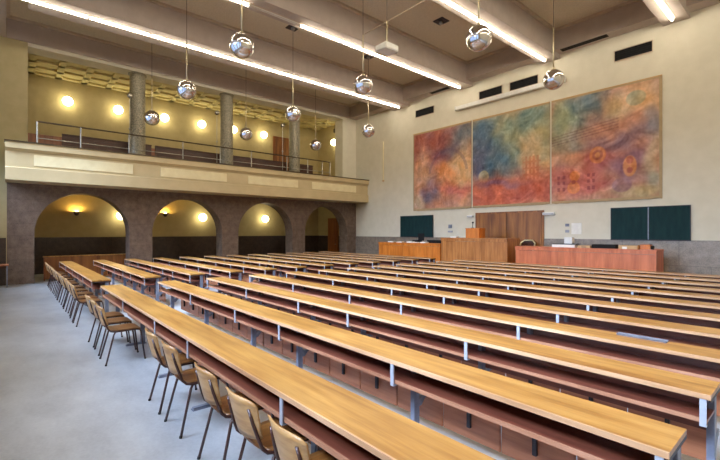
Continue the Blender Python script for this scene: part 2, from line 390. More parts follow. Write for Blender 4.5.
# gallery spotlights on poles
for k, y in enumerate([3.53, 6.95, 10.25]):
    t = thing('spotlight_pole', 'slim pole with a small spotlight on the balcony railing, %s' % ['beside the left column', 'left of the middle column', 'left of the right column'][k], 'spotlight', (-17.75, y, 4.303), 0, 'spotlight poles on the balcony')
    mb().tube([(0, 0, 0), (0, 0, 2.7)], .014).build('pole', M['steel'], t)
    mb().lathe([(.05, -.09), (.09, -.05), (.09, .07), (.06, .1)], 0.0, 0, 2.78, 14, 0).build('lamp_head', M['steel'], t, True)
    mb().lathe([(.03, -.03), (.045, 0), (.03, .03)], 0, 0, 1.5, 10).build('clamp', M['steel'], t, True)

# gallery benches
for k, (a, b_) in enumerate([(1.5, 4.6), (4.75, 7.9), (8.05, 11.2), (11.35, 12.9)]):
    t = thing('gallery_bench', 'dark wooden gallery bench behind the balcony rail, %s from the left' % ORD[k], 'bench', (-19.0, a, 4.3), 0, 'dark benches on the gallery')
    w = b_ - a
    mb().box(-.06, 0, 0, w, 0.1, 1.18).build('backrest', M['galwood'], t)
    mb().box(-.5, -.06, 0, w, .4, .46).build('seat', M['galwood'], t)
    for q in (0.02, w / 2, w - .06): mb().box(-.5, -.0, q, q + .04, 0, .4).build('leg', M['galwood'], t)
    mb().box(-.09, .04, 0, w, 1.18, 1.22).build('top_ledge', M['galwood'], t)

# globe lamps
def globe(loc, label, axis, r=.2, grp='globe lamps'):
    t = thing('globe_lamp', label, 'lamp', loc, 0, grp)
    d = (1, 0, 0) if axis == 0 else (0, -1, 0)
    mb().sphere((d[0] * (r + .08), d[1] * (r + .08), 0), r, 20, 12).build('glass_globe', M['globeglow'], t, True)
    mb().lathe([(.11, 0), (.11, .03), (.06, .09), (.06, .1)] if axis == 0 else [(.11, 0), (.11, -.03), (.06, -.09), (.06, -.1)], 0, 0, 0, 16, 0 if axis == 0 else 1).build('mount', M['steel'], t, True)
    return t
for k, y in enumerate([1.92, 3.84, 5.86, 7.7, 9.55, 11.3]):
    if k == 4: continue
    globe((XB, y, 7.5), 'round glowing wall lamp on the gallery back wall, %s' % ['leftmost', 'second from the left', 'beside the left column, behind a ball', 'left of the middle column', '', 'left of the wooden gallery door'][k], 0)
globe((XB, 9.45, 7.5), 'round glowing wall lamp on the gallery back wall, half hidden by the middle column', 0)
globe((-19.93, YF - .04, 7.3), 'round glowing wall lamp on the gallery end wall by the front corner', 1)
for k, y in enumerate([3.96, 7.75, 11.39]):
    globe((XB, y, 2.57), 'round glowing wall lamp seen through the %s arch from the left' % ORD[k], 0)
def sconce(loc, label):
    t = thing('wall_sconce', label, 'lamp', loc, 0, 'orange uplighter sconces')
    mb().lathe([(.03, -.14), (.08, -.1), (.13, .05), (.12, .05), (.07, -.08)], .15, 0, 0, 18).build('bowl', M['darkrail'], t, True)
    mb().box(0, .1, -.03, .03, -.08, -.02).build('bracket', M['darkrail'], t)
    mb().sphere((.15, 0, .03), .05, 12, 8).build('bulb', M['sconceglow'], t, True)
sconce((XB, 2.25, 2.66), 'uplighter wall sconce throwing orange light, in the left arch')
sconce((XB, 5.93, 2.70), 'uplighter wall sconce throwing orange light, in the second arch')
t = thing('ceiling_downlight', 'small bright strip lamp on the ceiling inside the third arch', 'lamp', (-21.3, 11.1, 3.55))
mb().box(-.1, .1, -.35, .35, -.03, .07).build('housing', M['white'], t); mb().box(-.08, .08, -.33, .33, -.05, -.03).build('tube', M['stripglow'], t)
t = thing('ceiling_spotlight', 'small dark spotlight hanging under the gallery ceiling above the end wall lamp', 'spotlight', (-19.7, 15.0, 8.33))
mb().tube([(0, 0, 0), (0, 0, -.25)], .02).build('stem', M['darkrail'], t); mb().lathe([(.08, -.5), (.11, -.42), (.11, -.28), (.05, -.24)], seg=14).build('head', M['darkrail'], t, True)

# doors
def door_mesh(name, x0, x1, y, z1, z0, mat, leaves, handle=True):
    d = struct(name, mb().box(x0 - .07, x1 + .07, y - .06, y - .0, z0, z1 + .07), M['doorwood'])
    w = (x1 - x0) / leaves
    for i in range(leaves): mb().box(x0 + i * w + .01, x0 + (i + 1) * w - .01, y - .09, y - .06, z0 + .02, z1).build('door_leaf', mat, d, bevel=.004)
    if handle: mb().tube([(x0 + w * .9, y - .09, z0 + 1.05), (x0 + w * .9, y - .14, z0 + 1.05), (x0 + w * .8, y - .14, z0 + 1.05)], .012).build('door_handle', M['steel'], d)
    return d
door_mesh('door_1', -10.02, -7.18, YF - .0, 2.56, .3, M['doorwood'], 2)
door_mesh('door_2', -20.78, -19.85, YF - .04, 2.6, 0, M['doordark'], 1)
d = struct('door_3', mb().box(XB, XB + .05, 12.05, 13.3, 4.3, 7.6), M['doordark'])
for i in range(2): mb().box(XB + .05, XB + .08, 12.12 + i * .56, 12.66 + i * .56, 4.35, 7.5).build('door_leaf', M['doorwood'], d, bevel=.004)
mb().box(XB + .08, XB + .12, 12.6, 12.63, 5.3, 5.5).build('door_handle', M['steel'], d)

# ---------------------------------------------------------------- fluorescent tube rows
rows = ['the ceiling beam nearest the balcony', 'the second ceiling beam from the balcony', 'the third ceiling beam from the balcony', 'the fourth ceiling beam from the balcony', 'the fifth ceiling beam from the balcony']
proto_tube = None
for r, lx in enumerate(LX):
    for k in range(9):
        y1 = 15.06 - 1.66 * k
        lab = 'lit fluorescent tube on %s, %s from the front wall' % (rows[r], ORD[k])
        grp = 'fluorescent tubes under the ceiling beams'
        if r == 1 and k == 5:
            t = thing('fluorescent_fitting', 'empty unlit tube channel in the second row of ceiling lights', 'light fitting', (lx, y1 - .83, 8.22))
            mb().box(-.09, .09, -.82, .82, -.03, 0).build('housing', M['trim'], t)
            for q in (-.05, .03): mb().box(q, q + .02, -.8, .8, -.05, -.03).build('channel_lip', M['white'], t)
            continue
        if proto_tube is None:
            t = proto_tube = thing('fluorescent_light', lab, 'light', (lx, y1 - .83, 8.22), 0, grp)
            mb().box(-.09, .09, -.82, .82, -.03, 0).build('housing', M['trim'], t)
            mb().tube([(0, -.80, -.06), (0, .80, -.06)], .03, 10).build('tube', M['tubeglow'], t, True)
            for q in (-.82, .80): mb().box(-.03, .03, q, q + .02, -.1, -.03).build('end_holder', M['white'], t)
        else: dup(proto_tube, (lx, y1 - .83, 8.22), 0, lab, grp)

# ---------------------------------------------------------------- mirror globe pendants
gl = [(-8.68, 3.97, 'largest at the left, before the second row of lights'), (-12.45, 3.97, 'over the balcony between the left and middle columns'),
      (-16.33, 3.97, 'low beside the left granite column'), (-4.98, 7.7, 'under the third row of lights'), (-8.73, 7.65, 'below the white projector'),
      (-12.52, 7.65, 'in front of the top of the right granite column'), (-16.36, 7.67, 'just right of the middle granite column'),
      (-4.99, 11.36, 'furthest right, in front of the mural top'), (-12.56, 11.3, 'in front of the cream corner of the front wall'), (-16.26, 11.2, 'smallest looking, over the right end of the balcony')]
gp = None
for x, y, w in gl:
    lab = 'chrome mirror ball pendant, %s' % w
    if gp is None:
        t = gp = thing('mirror_pendant', lab, 'pendant lamp', (x, y, ZC), 0, 'chrome ball pendants')
        b0 = mb().sphere((0, 0, -3.1), .27, 40, 24).build('ball', M['chrome'], t, True)
        mb().lathe([(.272, -.006), (.276, 0), (.272, .006)], 0, 0, -3.1, 40).build('seam_ring', M['chrome'], b0, True)
        mb().lathe([(.07, -2.85), (.05, -2.80), (.02, -2.76)], seg=16).build('collar', M['rod'], t, True)
        mb().tube([(0, 0, -2.8), (0, 0, -1.66)], .018, 10).build('rod', M['rod'], t, True)
        mb().tube([(0, 0, -1.66), (0, 0, -.05)], .007, 6).build('cord', M['cord'], t)
        cp = mb().box(-.2, .2, -.2, .2, -.02, 0).build('ceiling_plate', M['iron'], t)
        mb().lathe([(.05, -.1), (.08, -.06), (.06, -.02)], seg=14).build('cord_grip', M['steel'], cp, True)
    else: dup(gp, (x, y, ZC), 0, lab, 'chrome ball pendants')
t = thing('ceiling_socket', 'empty square ceiling plate with a bare socket between two light rows', 'ceiling fitting', (-8.8, 11.3, ZC))
mb().box(-.2, .2, -.2, .2, -.02, 0).build('plate', M['iron'], t)
mb().lathe([(.05, -.12), (.08, -.07), (.06, -.02)], seg=14).build('socket', M['steel'], t, True)
# projector
t = thing('projector', 'white ceiling projector hanging from a thin rod', 'projector', (-7.75, 7.64, 7.45))
mb().tube([(0, 0, 0), (0, 0, -.67)], .016).build('rod', M['rod'], t)
mb().tube([(0, 0, 0), (0, 0, ZC - 7.45)], .005).build('ceiling_wire', M['cord'], t)
mb().tube([(-.93, 0.03, 0), (2.72, .03, 0)], .011).build('cross_bar', M['trim'], t)
pb = mb().box(-.21, .21, -.24, .24, -.84, -.67).build('body', M['white'], t, bevel=.02)
mb().lathe([(.06, .2), (.07, .27), (.05, .28)], .09, 0, -.76, 16, 1).build('lens', M['black'], t, True)
mb().box(-.24, -.2, -.16, .16, -.83, -.7).build('vent_grille', M['iron'], t)

# ---------------------------------------------------------------- front wall furnishings
BL = [
(-12.05,4.73,2.15,2.84,(170,110,95)),(-12.97,5.82,1.21,1.07,(125,45,50)),(-11.76,6.1,0.99,0.65,(135,60,65)),
(-10.82,6.03,0.72,0.63,(70,95,125)),(-12.97,4.74,0.68,1.08,(190,140,110)),(-11.37,5.43,0.76,0.42,(85,80,110)),
(-12.05,5.2,0.68,0.48,(120,60,85)),(-11.54,4.39,0.77,0.65,(205,120,65)),(-10.72,4.49,0.47,1.07,(208,165,115)),
(-12.66,3.83,0.55,0.68,(110,75,100)),(-11.2,3.63,0.95,0.32,(180,75,75)),(-12.05,3.36,1.23,0.24,(165,105,85)),
(-13.29,3.29,0.63,0.34,(165,145,125)),(-12.6,3.49,0.37,0.29,(80,75,110)),(-8.51,5.54,1.8,1.22,(110,130,120)),
(-9.66,5.74,0.75,0.94,(40,80,125)),(-9.85,4.69,0.67,0.95,(60,75,125)),(-8.95,4.58,0.61,0.91,(55,95,130)),
(-8.42,5.93,0.59,0.49,(120,135,115)),(-7.59,6.24,0.62,0.39,(85,120,125)),(-7.2,5.32,0.45,0.84,(150,150,115)),
(-7.67,5.01,0.62,0.54,(175,150,115)),(-8.29,5.1,0.33,0.32,(95,120,115)),(-7.28,4.25,0.46,0.46,(195,150,110)),
(-7.59,4.14,0.35,0.5,(205,120,75)),(-9.7,4.16,0.24,0.26,(175,170,125)),(-8.5,3.5,2.6,0.65,(178,72,58)),
(-8.73,3.28,2.38,0.53,(180,75,58)),(-7.67,3.36,1.14,0.39,(170,70,60)),(-9.14,3.81,0.97,0.12,(120,70,100)),
(-5.03,4.94,1.55,1.88,(160,110,100)),(-6.0,6.12,0.59,0.64,(75,105,115)),(-5.44,6.31,0.38,0.48,(55,85,110)),
(-6.46,5.74,0.42,0.96,(120,140,115)),(-6.11,5.06,0.61,0.32,(125,115,105)),(-4.01,5.9,0.78,0.71,(190,150,115)),
(-4.12,6.15,0.27,0.23,(120,135,120)),(-4.73,6.03,0.32,0.41,(160,140,110)),(-6.0,4.5,0.78,0.32,(190,125,95)),
(-4.73,4.89,0.74,0.4,(105,75,100)),(-4.52,5.35,0.62,0.27,(170,110,95)),(-3.8,5.05,0.32,0.51,(105,105,125)),
(-5.19,4.28,0.67,0.41,(150,60,70)),(-4.29,4.0,0.49,0.42,(115,70,100)),(-3.69,4.08,0.21,0.7,(165,140,115)),
(-6.0,3.6,0.97,0.5,(175,75,75)),(-5.19,3.25,0.61,0.27,(165,75,80)),(-4.01,3.09,0.73,0.26,(160,150,115)),
(-3.69,3.51,0.31,0.32,(140,140,125)),(-4.52,3.36,0.28,0.23,(130,90,110)),(-5.25,4.46,0.25,0.28,(200,110,50)),
(-5.25,4.46,0.16,0.17,(140,60,50)),(-5.25,4.46,0.08,0.09,(205,125,60)),(-4.29,3.96,0.19,0.33,(205,120,55)),
(-4.29,4.16,0.1,0.12,(150,60,60)),(-4.29,3.83,0.08,0.1,(150,60,60)),(-6.0,3.81,0.17,0.18,(205,115,55)),
(-6.04,3.39,0.21,0.21,(205,110,50)),(-6.04,3.6,0.07,0.07,(140,55,60))
]
GX = [(-13.7, -10.32), (-10.24, -6.89), (-6.82, -3.42)]
RECTS = [(random.uniform(-13.6, -3.5), random.uniform(2.9, 6.6), random.uniform(.08, .45), random.uniform(.08, .5), random.uniform(-16, 18)) for _ in range(46)]
def pigment(x, z):
    if True in [abs(x + 3.42) < .07, abs(x + 13.7) < .06, z < 2.93, z > 6.63]: return [172, 152, 118]
    wx = x + .35 * noise.noise(Vector((x * .9, z * .9, 3))) + .16 * noise.noise(Vector((x * 3, z * 3, 8)))
    wz = z + .35 * noise.noise(Vector((x * .9, z * .9, 13))) + .12 * noise.noise(Vector((x * 3, z * 3, 18)))
    c = Vector((160, 125, 105)) if x < -10.28 else Vector((165, 140, 115)) if x < -6.85 else Vector((165, 120, 105))
    for bx, bz, rx, rz, col in BL:
        if bx < -10.28 and x > -10.28 or bx > -6.86 and x < -6.85 or (-10.28 < bx < -6.86 and bx != -10.4 and not -10.28 < x < -6.85): continue
        small = rx < .3 and rz < .35
        px, pz = (x, z) if small else (wx, wz)
        d = ((px - bx) / rx) ** 2 + ((pz - bz) / rz) ** 2
        a = max(0, min(1, (1.25 - d) * 3)) if small else math.exp(-(d ** 1.6) * .8)
        c = c.lerp(Vector(col), a * (.72 if small else .9))
    # dry brush streaks
    qa, qb = x + .5 * noise.noise(Vector((x * 1.3, z * 1.3, 41))), z + .5 * noise.noise(Vector((x * 1.3, z * 1.3, 57)))
    s = noise.noise(Vector((qa * 1.5 + qb * 1.1, qb * 3.2 - qa * 2.2, 5))) * 17 + noise.noise(Vector((qa * 5, qb * 5, 9))) * 17 + noise.noise(Vector((x * 13, z * 12, 5))) * 12
    if noise.noise(Vector((qa * 2.6, qb * 2.1, 91))) > .22: s += 12
    for qx, qz, qw, qh, dl in RECTS:
        if abs(x - qx) < qw and abs(z - qz) < qh: s += dl * (1 - .5 * abs(x - qx) / qw)
    h = noise.noise(Vector((x * 2.4, z * 2.4, 31)))
    c = c + Vector((s + h * 16, s, s - h * 16)); g = (c.x + c.y + c.z) / 3; c = c.lerp(Vector((g + 22, g + 2, g - 8)), .24) * 1.1 + Vector((10, 11, 6))
    # window rows of the painted houses and the drawn stripes
    if x > -6.86:
        for hx in (-6.55, -6.38, -5.55, -5.38):
            for hz in (3.35, 3.58, 3.8):
                if abs(x - hx) < .045 and abs(z - hz) < .06: c = c.lerp(Vector((110, 50, 60)), .45)
        for q in range(4):
            if abs(z - (5.0 + q * .1 + (x + 6.8) * .14)) < .018 and x < -4.6: c = c.lerp(Vector((90, 60, 60)), .28)
    elif x > -10.28:
        if abs(x + 7.6) < .36 and 3.85 < z < 4.75 and (int((x + 20) * 13) % 2 == 0 or int(z * 12) % 3 == 0): c = c.lerp(Vector((180, 90, 60)), .35)
    else:
        rr = math.hypot(x + 11.6, (z - 4.5) * .95)
        if abs(rr - 1.05) < .07 and z > 4.6: c = c.lerp(Vector((80, 60, 95)), .25)
    return [max(8, min(245, v)) for v in c]
for k, (xa, xb) in enumerate(GX):
    nx, nz = 150, 168; za, zb = 2.86, 6.68
    vs = []; cols = []
    for j in range(nz + 1):
        for i in range(nx + 1):
            x = xa + (xb - xa) * i / nx; z = za + (zb - za) * j / nz + (.02 * math.sin(i * .35 + k) if j == 0 else 0)
            vs.append((x - xa, -.035 + .006 * math.sin(x * 5), z - za)); cols.append((*s2l(pigment(x, z)), 1))
    fs = [(j * (nx + 1) + i, j * (nx + 1) + i + 1, (j + 1) * (nx + 1) + i + 1, (j + 1) * (nx + 1) + i) for j in range(nz) for i in range(nx)]
    N = len(vs); W = xb - xa
    vs += [(0, 0, 0), (W, 0, 0), (W, 0, zb - za), (0, 0, zb - za)]; a0, a1, a2, a3 = 0, nx, nz * (nx + 1) + nx, nz * (nx + 1)
    fs += [(N, N + 3, N + 2, N + 1), tuple([N, N + 1] + [i for i in range(nx, -1, -1)]), tuple([N + 3] + [a3 + i for i in range(nx + 1)] + [N + 2]),
           tuple([N] + [j * (nx + 1) for j in range(nz + 1)] + [N + 3]), tuple([N + 1, N + 2] + [j * (nx + 1) + nx for j in range(nz, -1, -1)])]
    cols += [(.35, .28, .2, 1)] * 4
    me = bpy.data.meshes.new('canvas'); me.from_pydata(vs, [], fs)
    ca = me.color_attributes.new('pigment', 'FLOAT_COLOR', 'POINT')
    ca.data.foreach_set('color', [q for c in cols for q in c]); me.materials.append(M['canvas'])
    t = thing('mural_panel', ['left mural panel, abstract maroon, orange and purple paint', 'middle mural panel, abstract blue sky over a red ground', 'right mural panel, abstract red and violet with orange round figures'][k], 'painting', (xa, YF, za), 0, 'three mural panels on the front wall')
    o = bpy.data.objects.new('canvas', me); C.objects.link(o); o.parent = t
    mb().tube([(0, -.03, zb - za + .01), (W, -.03, zb - za + .01)], .018).build('hanging_rod', M['tan'], t)
# blackboards
t = thing('chalkboard', 'single narrow dark green chalkboard at the left end of the front wall', 'chalkboard', (-14.55, YF - .03, 1.57))
mb().box(0, 2.1, -.03, 0, 0, 1.03).build('writing_surface', M['board'], t)
mb().box(-.02, 2.12, -.045, 0, -.03, 0).box(-.02, 2.12, -.035, 0, 1.03, 1.05).box(-.02, 0, -.035, 0, 0, 1.03).box(2.1, 2.12, -.035, 0, 0, 1.03).build('frame', M['iron'], t)
t = thing('chalkboard', 'wide double dark green chalkboard at the right of the front wall', 'chalkboard', (-4.82, YF - .03, 1.56))
for a in (0, 1.06): mb().box(a, a + 1.03, -.03, 0, 0, 1.03).build('writing_surface', M['board'], t)
mb().box(1.03, 1.06, -.04, 0, 0, 1.03).build('centre_strip', M['greymetal'], t)
mb().box(-.02, 2.11, -.045, 0, -.03, 0).box(-.02, 2.11, -.035, 0, 1.03, 1.05).box(-.02, 0, -.035, 0, 0, 1.03).box(2.09, 2.11, -.035, 0, 0, 1.03).build('frame', M['iron'], t)
# projection screen casing
t = thing('projection_screen_casing', 'long white rolled projection screen casing above the mural', 'projection screen', (-11.04, YF, 7.28))
mb().box(0, 4.7, -.2, -.03, 0, .17).build('casing', M['white'], t, bevel=.02)
for q in (-.03, 4.7): mb().box(q, q + .03, -.21, -.02, -.01, .18).build('end_cap', M['white'], t)
for q in (.5, 4.1): mb().box(q, q + .05, -.03, -.002, .02, .17).build('wall_bracket', M['steel'], t)
# hanging pole
t = thing('window_pole', 'slim pale pole hanging on the front wall near the balcony corner', 'pole', (-15.85, YF - .05, 4.6))
mb().tube([(0, 0, 0), (0, 0, 2.1)], .03).build('pole', M['fasciapanel'], t); mb().box(-.05, .05, -.04, .05, -.06, 0).build('weight', M['tan'], t)
# small units beside the door
for x, w, lab in ((-10.36, .3, 'small white wall unit at the left of the wide wooden stage door'), (-6.92, .44, 'small white wall unit at the right of the wide wooden stage door')):
    t = thing('wall_speaker', lab, 'speaker', (x - w / 2, YF, 2.44), 0, 'white units by the stage door')
    mb().box(0, w, -.1, 0, 0, .1).build('body', M['white'], t, bevel=.01); mb().box(.02, w - .02, -.105, -.1, .02, .06).build('grille', M['lightmetal'], t)
tag(mb().box(-6.12, -5.78, YF - .015, YF - .002, 1.72, 2.12).build('wall_notice', M['paper']), 'large blank white sheet on the wall left of the wide chalkboard', 'notice')
tag(mb().box(-6.33, -6.2, YF - .03, YF - .002, 2.0, 2.1).build('wall_switch', M['greymetal']), 'small grey switch plate above the small white one, left of the sheet', 'switch')
tag(mb().box(-6.33, -6.2, YF - .03, YF - .002, 1.78, 1.88).build('wall_socket', M['lightmetal']), 'small pale socket plate just left of the white sheet', 'socket')
t = thing('wall_clock_panel', 'small pale control plate on the wall between left chalkboard and door', 'panel', (-11.55, YF, 1.86))
mb().box(0, .18, -.03, 0, .12, .28).build('switch_plate', M['greymetal'], t); mb().box(-.03, .22, -.03, 0, -.08, 0).build('socket_plate', M['lightmetal'], t)
t.name = 'control_plate'
# ---- podium and desks
struct('floor_podium', mb().box(-15.2, -2.6, 13.3, YF - .03, 0, .3), M['frontmid'])
def front_desk(name, label, x0, x1, z1, mat, topmat, y=13.6, depth=.75):
    t = thing(name, label, 'desk', (x0, y, .3)); w = x1 - x0; h = z1 - .3
    mb().box(0.0, w, 0, .04, 0, h - .14).build('front_panel', mat, t)
    mb().box(-.005, w + .005, -.02, .04, h - .13, h - .04).build('front_rail', mat, t)
    for a in (0, w - .04): mb().box(a, a + .04, .04, depth, 0, h - .04).build('side_panel', mat, t)
    mb().box(-.02, w + .02, -.03, depth, h - .04, h).build('desktop', topmat, t, bevel=.006)
    m = mb(); q = 1.0
    while q < w - .3: m.box(q, q + .012, -.006, 0, 0, h - .14); q += 1.0
    if m.v: m.build('panel_joint', mat, t)
    return t
front_desk('front_desk', 'low orange wooden desk at the front, left of the tall block', -14.35, -10.64, 1.315, M['front'], M['front'])
front_desk('podium_desk', 'taller brown wooden block desk in the middle under the lectern', -10.58, -7.62, 1.565, M['frontmid'], M['frontmid'], 13.6, .9)
front_desk('front_desk', 'long reddish wooden desk at the front right', -7.3, -3.16, 1.30, M['frontred'], M['frontred'])
t = thing('lectern', 'small orange wooden lectern standing on the taller middle desk', 'lectern', (-9.42, 13.65, 1.566))
mb().box(0, .6, 0, .03, 0, .36).build('front_panel', M['front'], t)
for a in (0, .57): mb().box(a, a + .03, .03, .42, 0, .36).build('side_panel', M['front'], t)
mb().prism([(-.01, .36), (.44, .36), (.44, .38), (-.01, .385)], 0, -.01, .61).build('top', M['front'], t)
t = thing('microphone', 'small black microphone on the lectern', 'microphone', (-9.2, 13.8, 1.948))
mb().lathe([(.06, 0), (.06, .02)], seg=14).build('base', M['black'], t); mb().tube([(0, 0, .02), (0, 0, .1), (.03, -.04, .2)], .01).build('neck', M['black'], t)
mb().sphere((.04, -.05, .22), .035, 12, 8).build('head', M['black'], t, True)
# things on the left desk
z = 1.315
for k, (x, w, d, h) in enumerate([(-13.75, .32, .22, .05), (-13.2, .34, .22, .04), (-12.55, .3, .22, .06), (-12.2, .3, .22, .04), (-11.75, .3, .22, .05)]):
    tag(mb().box(x, x + w, 13.62, 13.62 + d, z, z + h).build('paper_stack', M['paper'], bevel=.004), 'stack of white papers on the left front desk, %s from the left' % ORD[k], 'papers', 'paper stacks on the left desk')
t = thing('monitor', 'dark computer monitor on the left front desk before the chalkboard', 'monitor', (-12.0, 14.0, z))
mb().box(-.12, .12, -.08, .08, 0, .02).build('base', M['black'], t); mb().box(-.02, .02, -.01, .02, .02, .14).build('stand', M['black'], t); mb().box(-.17, .17, -.03, 0, .1, .42).build('screen', M['black'], t, bevel=.006)
tag(mb().box(-12.55, -12.2, 14.0, 14.25, z, z + .12).build('equipment_case', M['black'], bevel=.01), 'flat black equipment case left of the monitor', 'case')
tag(mb().box(-11.65, -10.85, 13.95, 14.3, z, z + .13).build('equipment_case', M['black'], bevel=.01), 'long black equipment case at the right end of the left front desk', 'case')
tag(mb().box(-10.35, -10.05, 13.9, 14.1, 1.565, 1.62).build('paper_stack', M['paper'], bevel=.004), 'small white papers on the middle desk left of the lectern', 'papers')
# things on the right desk
z = 1.30
t = thing('printer', 'flat white box with a dark lid on the right front desk', 'printer', (-6.05, 13.65, z))
mb().box(0, .72, 0, .3, 0, .09).build('body', M['paper'], t, bevel=.005); mb().box(0.02, .74, .02, .3, .09, .12).build('lid', M['iron'], t)
tag(mb().box(-5.7, -5.45, 13.75, 13.95, z + .121, z + .33).build('white_box', M['white'], bevel=.01), 'small upright white box standing on the flat printer', 'box')
t = thing('cardboard_tray', 'small tan tray on the right front desk beside the printer', 'tray', (-5.25, 13.65, z)); mb().box(0, .38, 0, .25, 0, .07).build('tray', M['tan'], t, bevel=.004); mb().box(.12, .26, -.003, 0, .02, .04).build('label_hole', M['iron'], t)
tag(mb().box(-4.85, -4.2, 13.7, 13.98, z, z + .12).build('equipment_case', M['black'], bevel=.008), 'long black case in the middle of the right front desk', 'case')
t = thing('cardboard_box', 'low open tan cardboard box on the right front desk', 'box', (-4.1, 13.65, z)); mb().box(0, .48, 0, .3, 0, .11).build('box_body', M['tan'], t, bevel=.004); mb().box(.03, .45, .03, .27, .105, .115).build('contents', M['iron'], t)
tag(mb().box(-4.0, -3.88, 13.63, 13.648, z, z + .07).build('small_card', M['paper']), 'small white card leaning on the open tan box', 'card')
t = thing('wooden_box', 'brown wooden box near the right end of the right front desk', 'box', (-3.6, 13.8, z)); mb().box(0, .25, 0, .22, 0, .13).build('box_body', M['front'], t, bevel=.004); mb().box(.28 - .28, .25, -.005, .225, .13, .145).build('lid', M['doorwood'], t)
tag(mb().box(-3.34, -3.29, 13.8, 13.98, z, z + .1).build('black_block', M['black'], bevel=.006), 'tiny black block at the right end of the right front desk', 'block')
# chair behind right desk
t = thing('armchair', 'dark curved-back chair behind the front desks near the stage door', 'chair', (-7.62, 14.85, .1))
mb().box(-.25, .25, -.25, .25, .44, .5).build('seat', M['galwood'], t, bevel=.02)
mb().tube([(-.3, .1, 1.0), (-.28, .28, 1.28), (-.15, .33, 1.38), (.15, .33, 1.38), (.28, .28, 1.28), (.3, .1, 1.0)], .03).build('backrest', M['rod'], t, True)
mb().box(-.22, .22, .3, .34, .7, 1.35).build('back_panel', M['galwood'], t, bevel=.01)
for a in (-1, 1):
    for b_ in (-1, 1): mb().tube([(a * .22, b_ * .22, 0), (a * .22, b_ * .22, .45)], .02).build('leg', M['galwood'], t)
    mb().tube([(a * .22, .3, .45), (a * .24, .3, 1.3)], .02).build('arm_post', M['galwood'], t)

# ---------------------------------------------------------------- bench rows
BD = .36
def bench(name, label, L, brk, loc, group, seats_from=0):
    """continuous lecture bench: top, book shelf, back panel, brackets, legs and tip-up seats for the row in front"""
    t = thing(name, label, 'bench', loc, 0, group)
    mb().box(0, L, .012, BD, .722, .75).build('desktop', M['top'], t)
    mb().box(0, L, 0, .012, .718, .75).build('front_edge', M['edge'], t)
    for q in (0, L - .012): mb().box(q, q + .012, .012, BD, .7, .722).build('end_batten', M['iron'], t)
    mb().box(.02, L - .02, .035, .30, .562, .58).build('shelf', M['shelfwood'], t)
    mb().box(.02, L - .02, .02, .035, .556, .584).build('shelf_edge', M['shelfedge'], t)
    mb().box(.02, L - .02, .325, .345, .40, .72).build('back_panel', M['panel'], t)
    bm_ = bl = None
    for x in brk:
        def put(nm, meshf, mat):
            key = (nm,)
            if key not in MESH: MESH[key] = meshf().mesh(nm, M[mat])
            o = bpy.data.objects.new(nm, MESH[key]); C.objects.link(o); o.parent = t; o.location = (x, 0, 0); return o
        put('bracket', lambda: mb().box(-.018, .018, .004, .012, .545, .718).box(-.018, .018, .004, .05, .537, .545), 'lightmetal')
        g = put('leg', lambda: mb().box(-.022, .022, .255, .32, .0, .72).box(-.022, .022, .06, .32, 0, .03).box(-.03, .03, .05, .34, 0, .012), 'greymetal')
        a = put('seat_arm', lambda: mb().prism([(.32, .29), (.32, .35), (.38, .39), (.453, .39), (.453, .35), (.40, .345), (.35, .29)], 0, -.02, .02), 'greymetal')
    n = max(1, int(round((L - .1) / .55))); w = (L - .1) / n
    for i in range(n):
        key = ('seat', round(w, 3))
        if key not in MESH: MESH[key] = mb().box(.004, w - .004, .455, .475, .12, .45).mesh('seat', M['seatwood'], bevel=.006)
        o = bpy.data.objects.new('seat', MESH[key]); C.objects.link(o); o.parent = t; o.location = (.05 + i * w, 0, 0)
        if 'hinge' not in MESH: MESH['hinge'] = mb().box(-.015, .015, .43, .455, .22, .38).mesh('hinge', M['iron'])
        hi = bpy.data.objects.new('hinge', MESH['hinge']); C.objects.link(hi); hi.parent = o; hi.location = (w * .5, 0, 0)
    return t
MESH = {}
XM0, XM1 = -9.3, -.5
BRK_MAIN = [x - XM0 for x in (-9.26, -7.26, -5.42, -4.2, -2.35, -.54)]
XL0, XL1 = -18.05, -10.4
BRK_LEFT = [.04, 2.2, 4.0, 5.25, 6.2, 7.61]
rowname = lambda k: 'rearmost, with chairs along it' if k == 0 else 'frontmost, next to the front desks' if k == 11 else '%s from the chairs' % ORD[k]
pm = bench('bench_row', 'long bench desk in the near block of rows, ' + rowname(0), XM1 - XM0, BRK_MAIN, (XM0, 1.34, 0), 'bench rows of the near block')
for k in range(1, 12):
    dup(pm, (XM0, 1.34 + 1.03 * k, 0), 0, 'long bench desk in the near block of rows, ' + rowname(k), 'bench rows of the near block')
pl = bench('bench_row', 'long bench desk in the far block by the arcade, ' + rowname(0), XL1 - XL0, BRK_LEFT, (XL0, 1.34, 0), 'bench rows of the far block')
for k in range(1, 12):
    dup(pl, (XL0, 1.34 + 1.03 * k, 0), 0, 'long bench desk in the far block by the arcade, ' + rowname(k), 'bench rows of the far block')
t = thing('aluminium_strip', 'grey metal strip lying on a bench desk top at the right', 'strip', (-1.43, 4.70, .75))
mb().prism([(0, 0), (.06, 0), (.06, .02), (.05, .006), (.01, .006), (0, .02)], 0, 0, .42).build('channel', M['strip'], t)

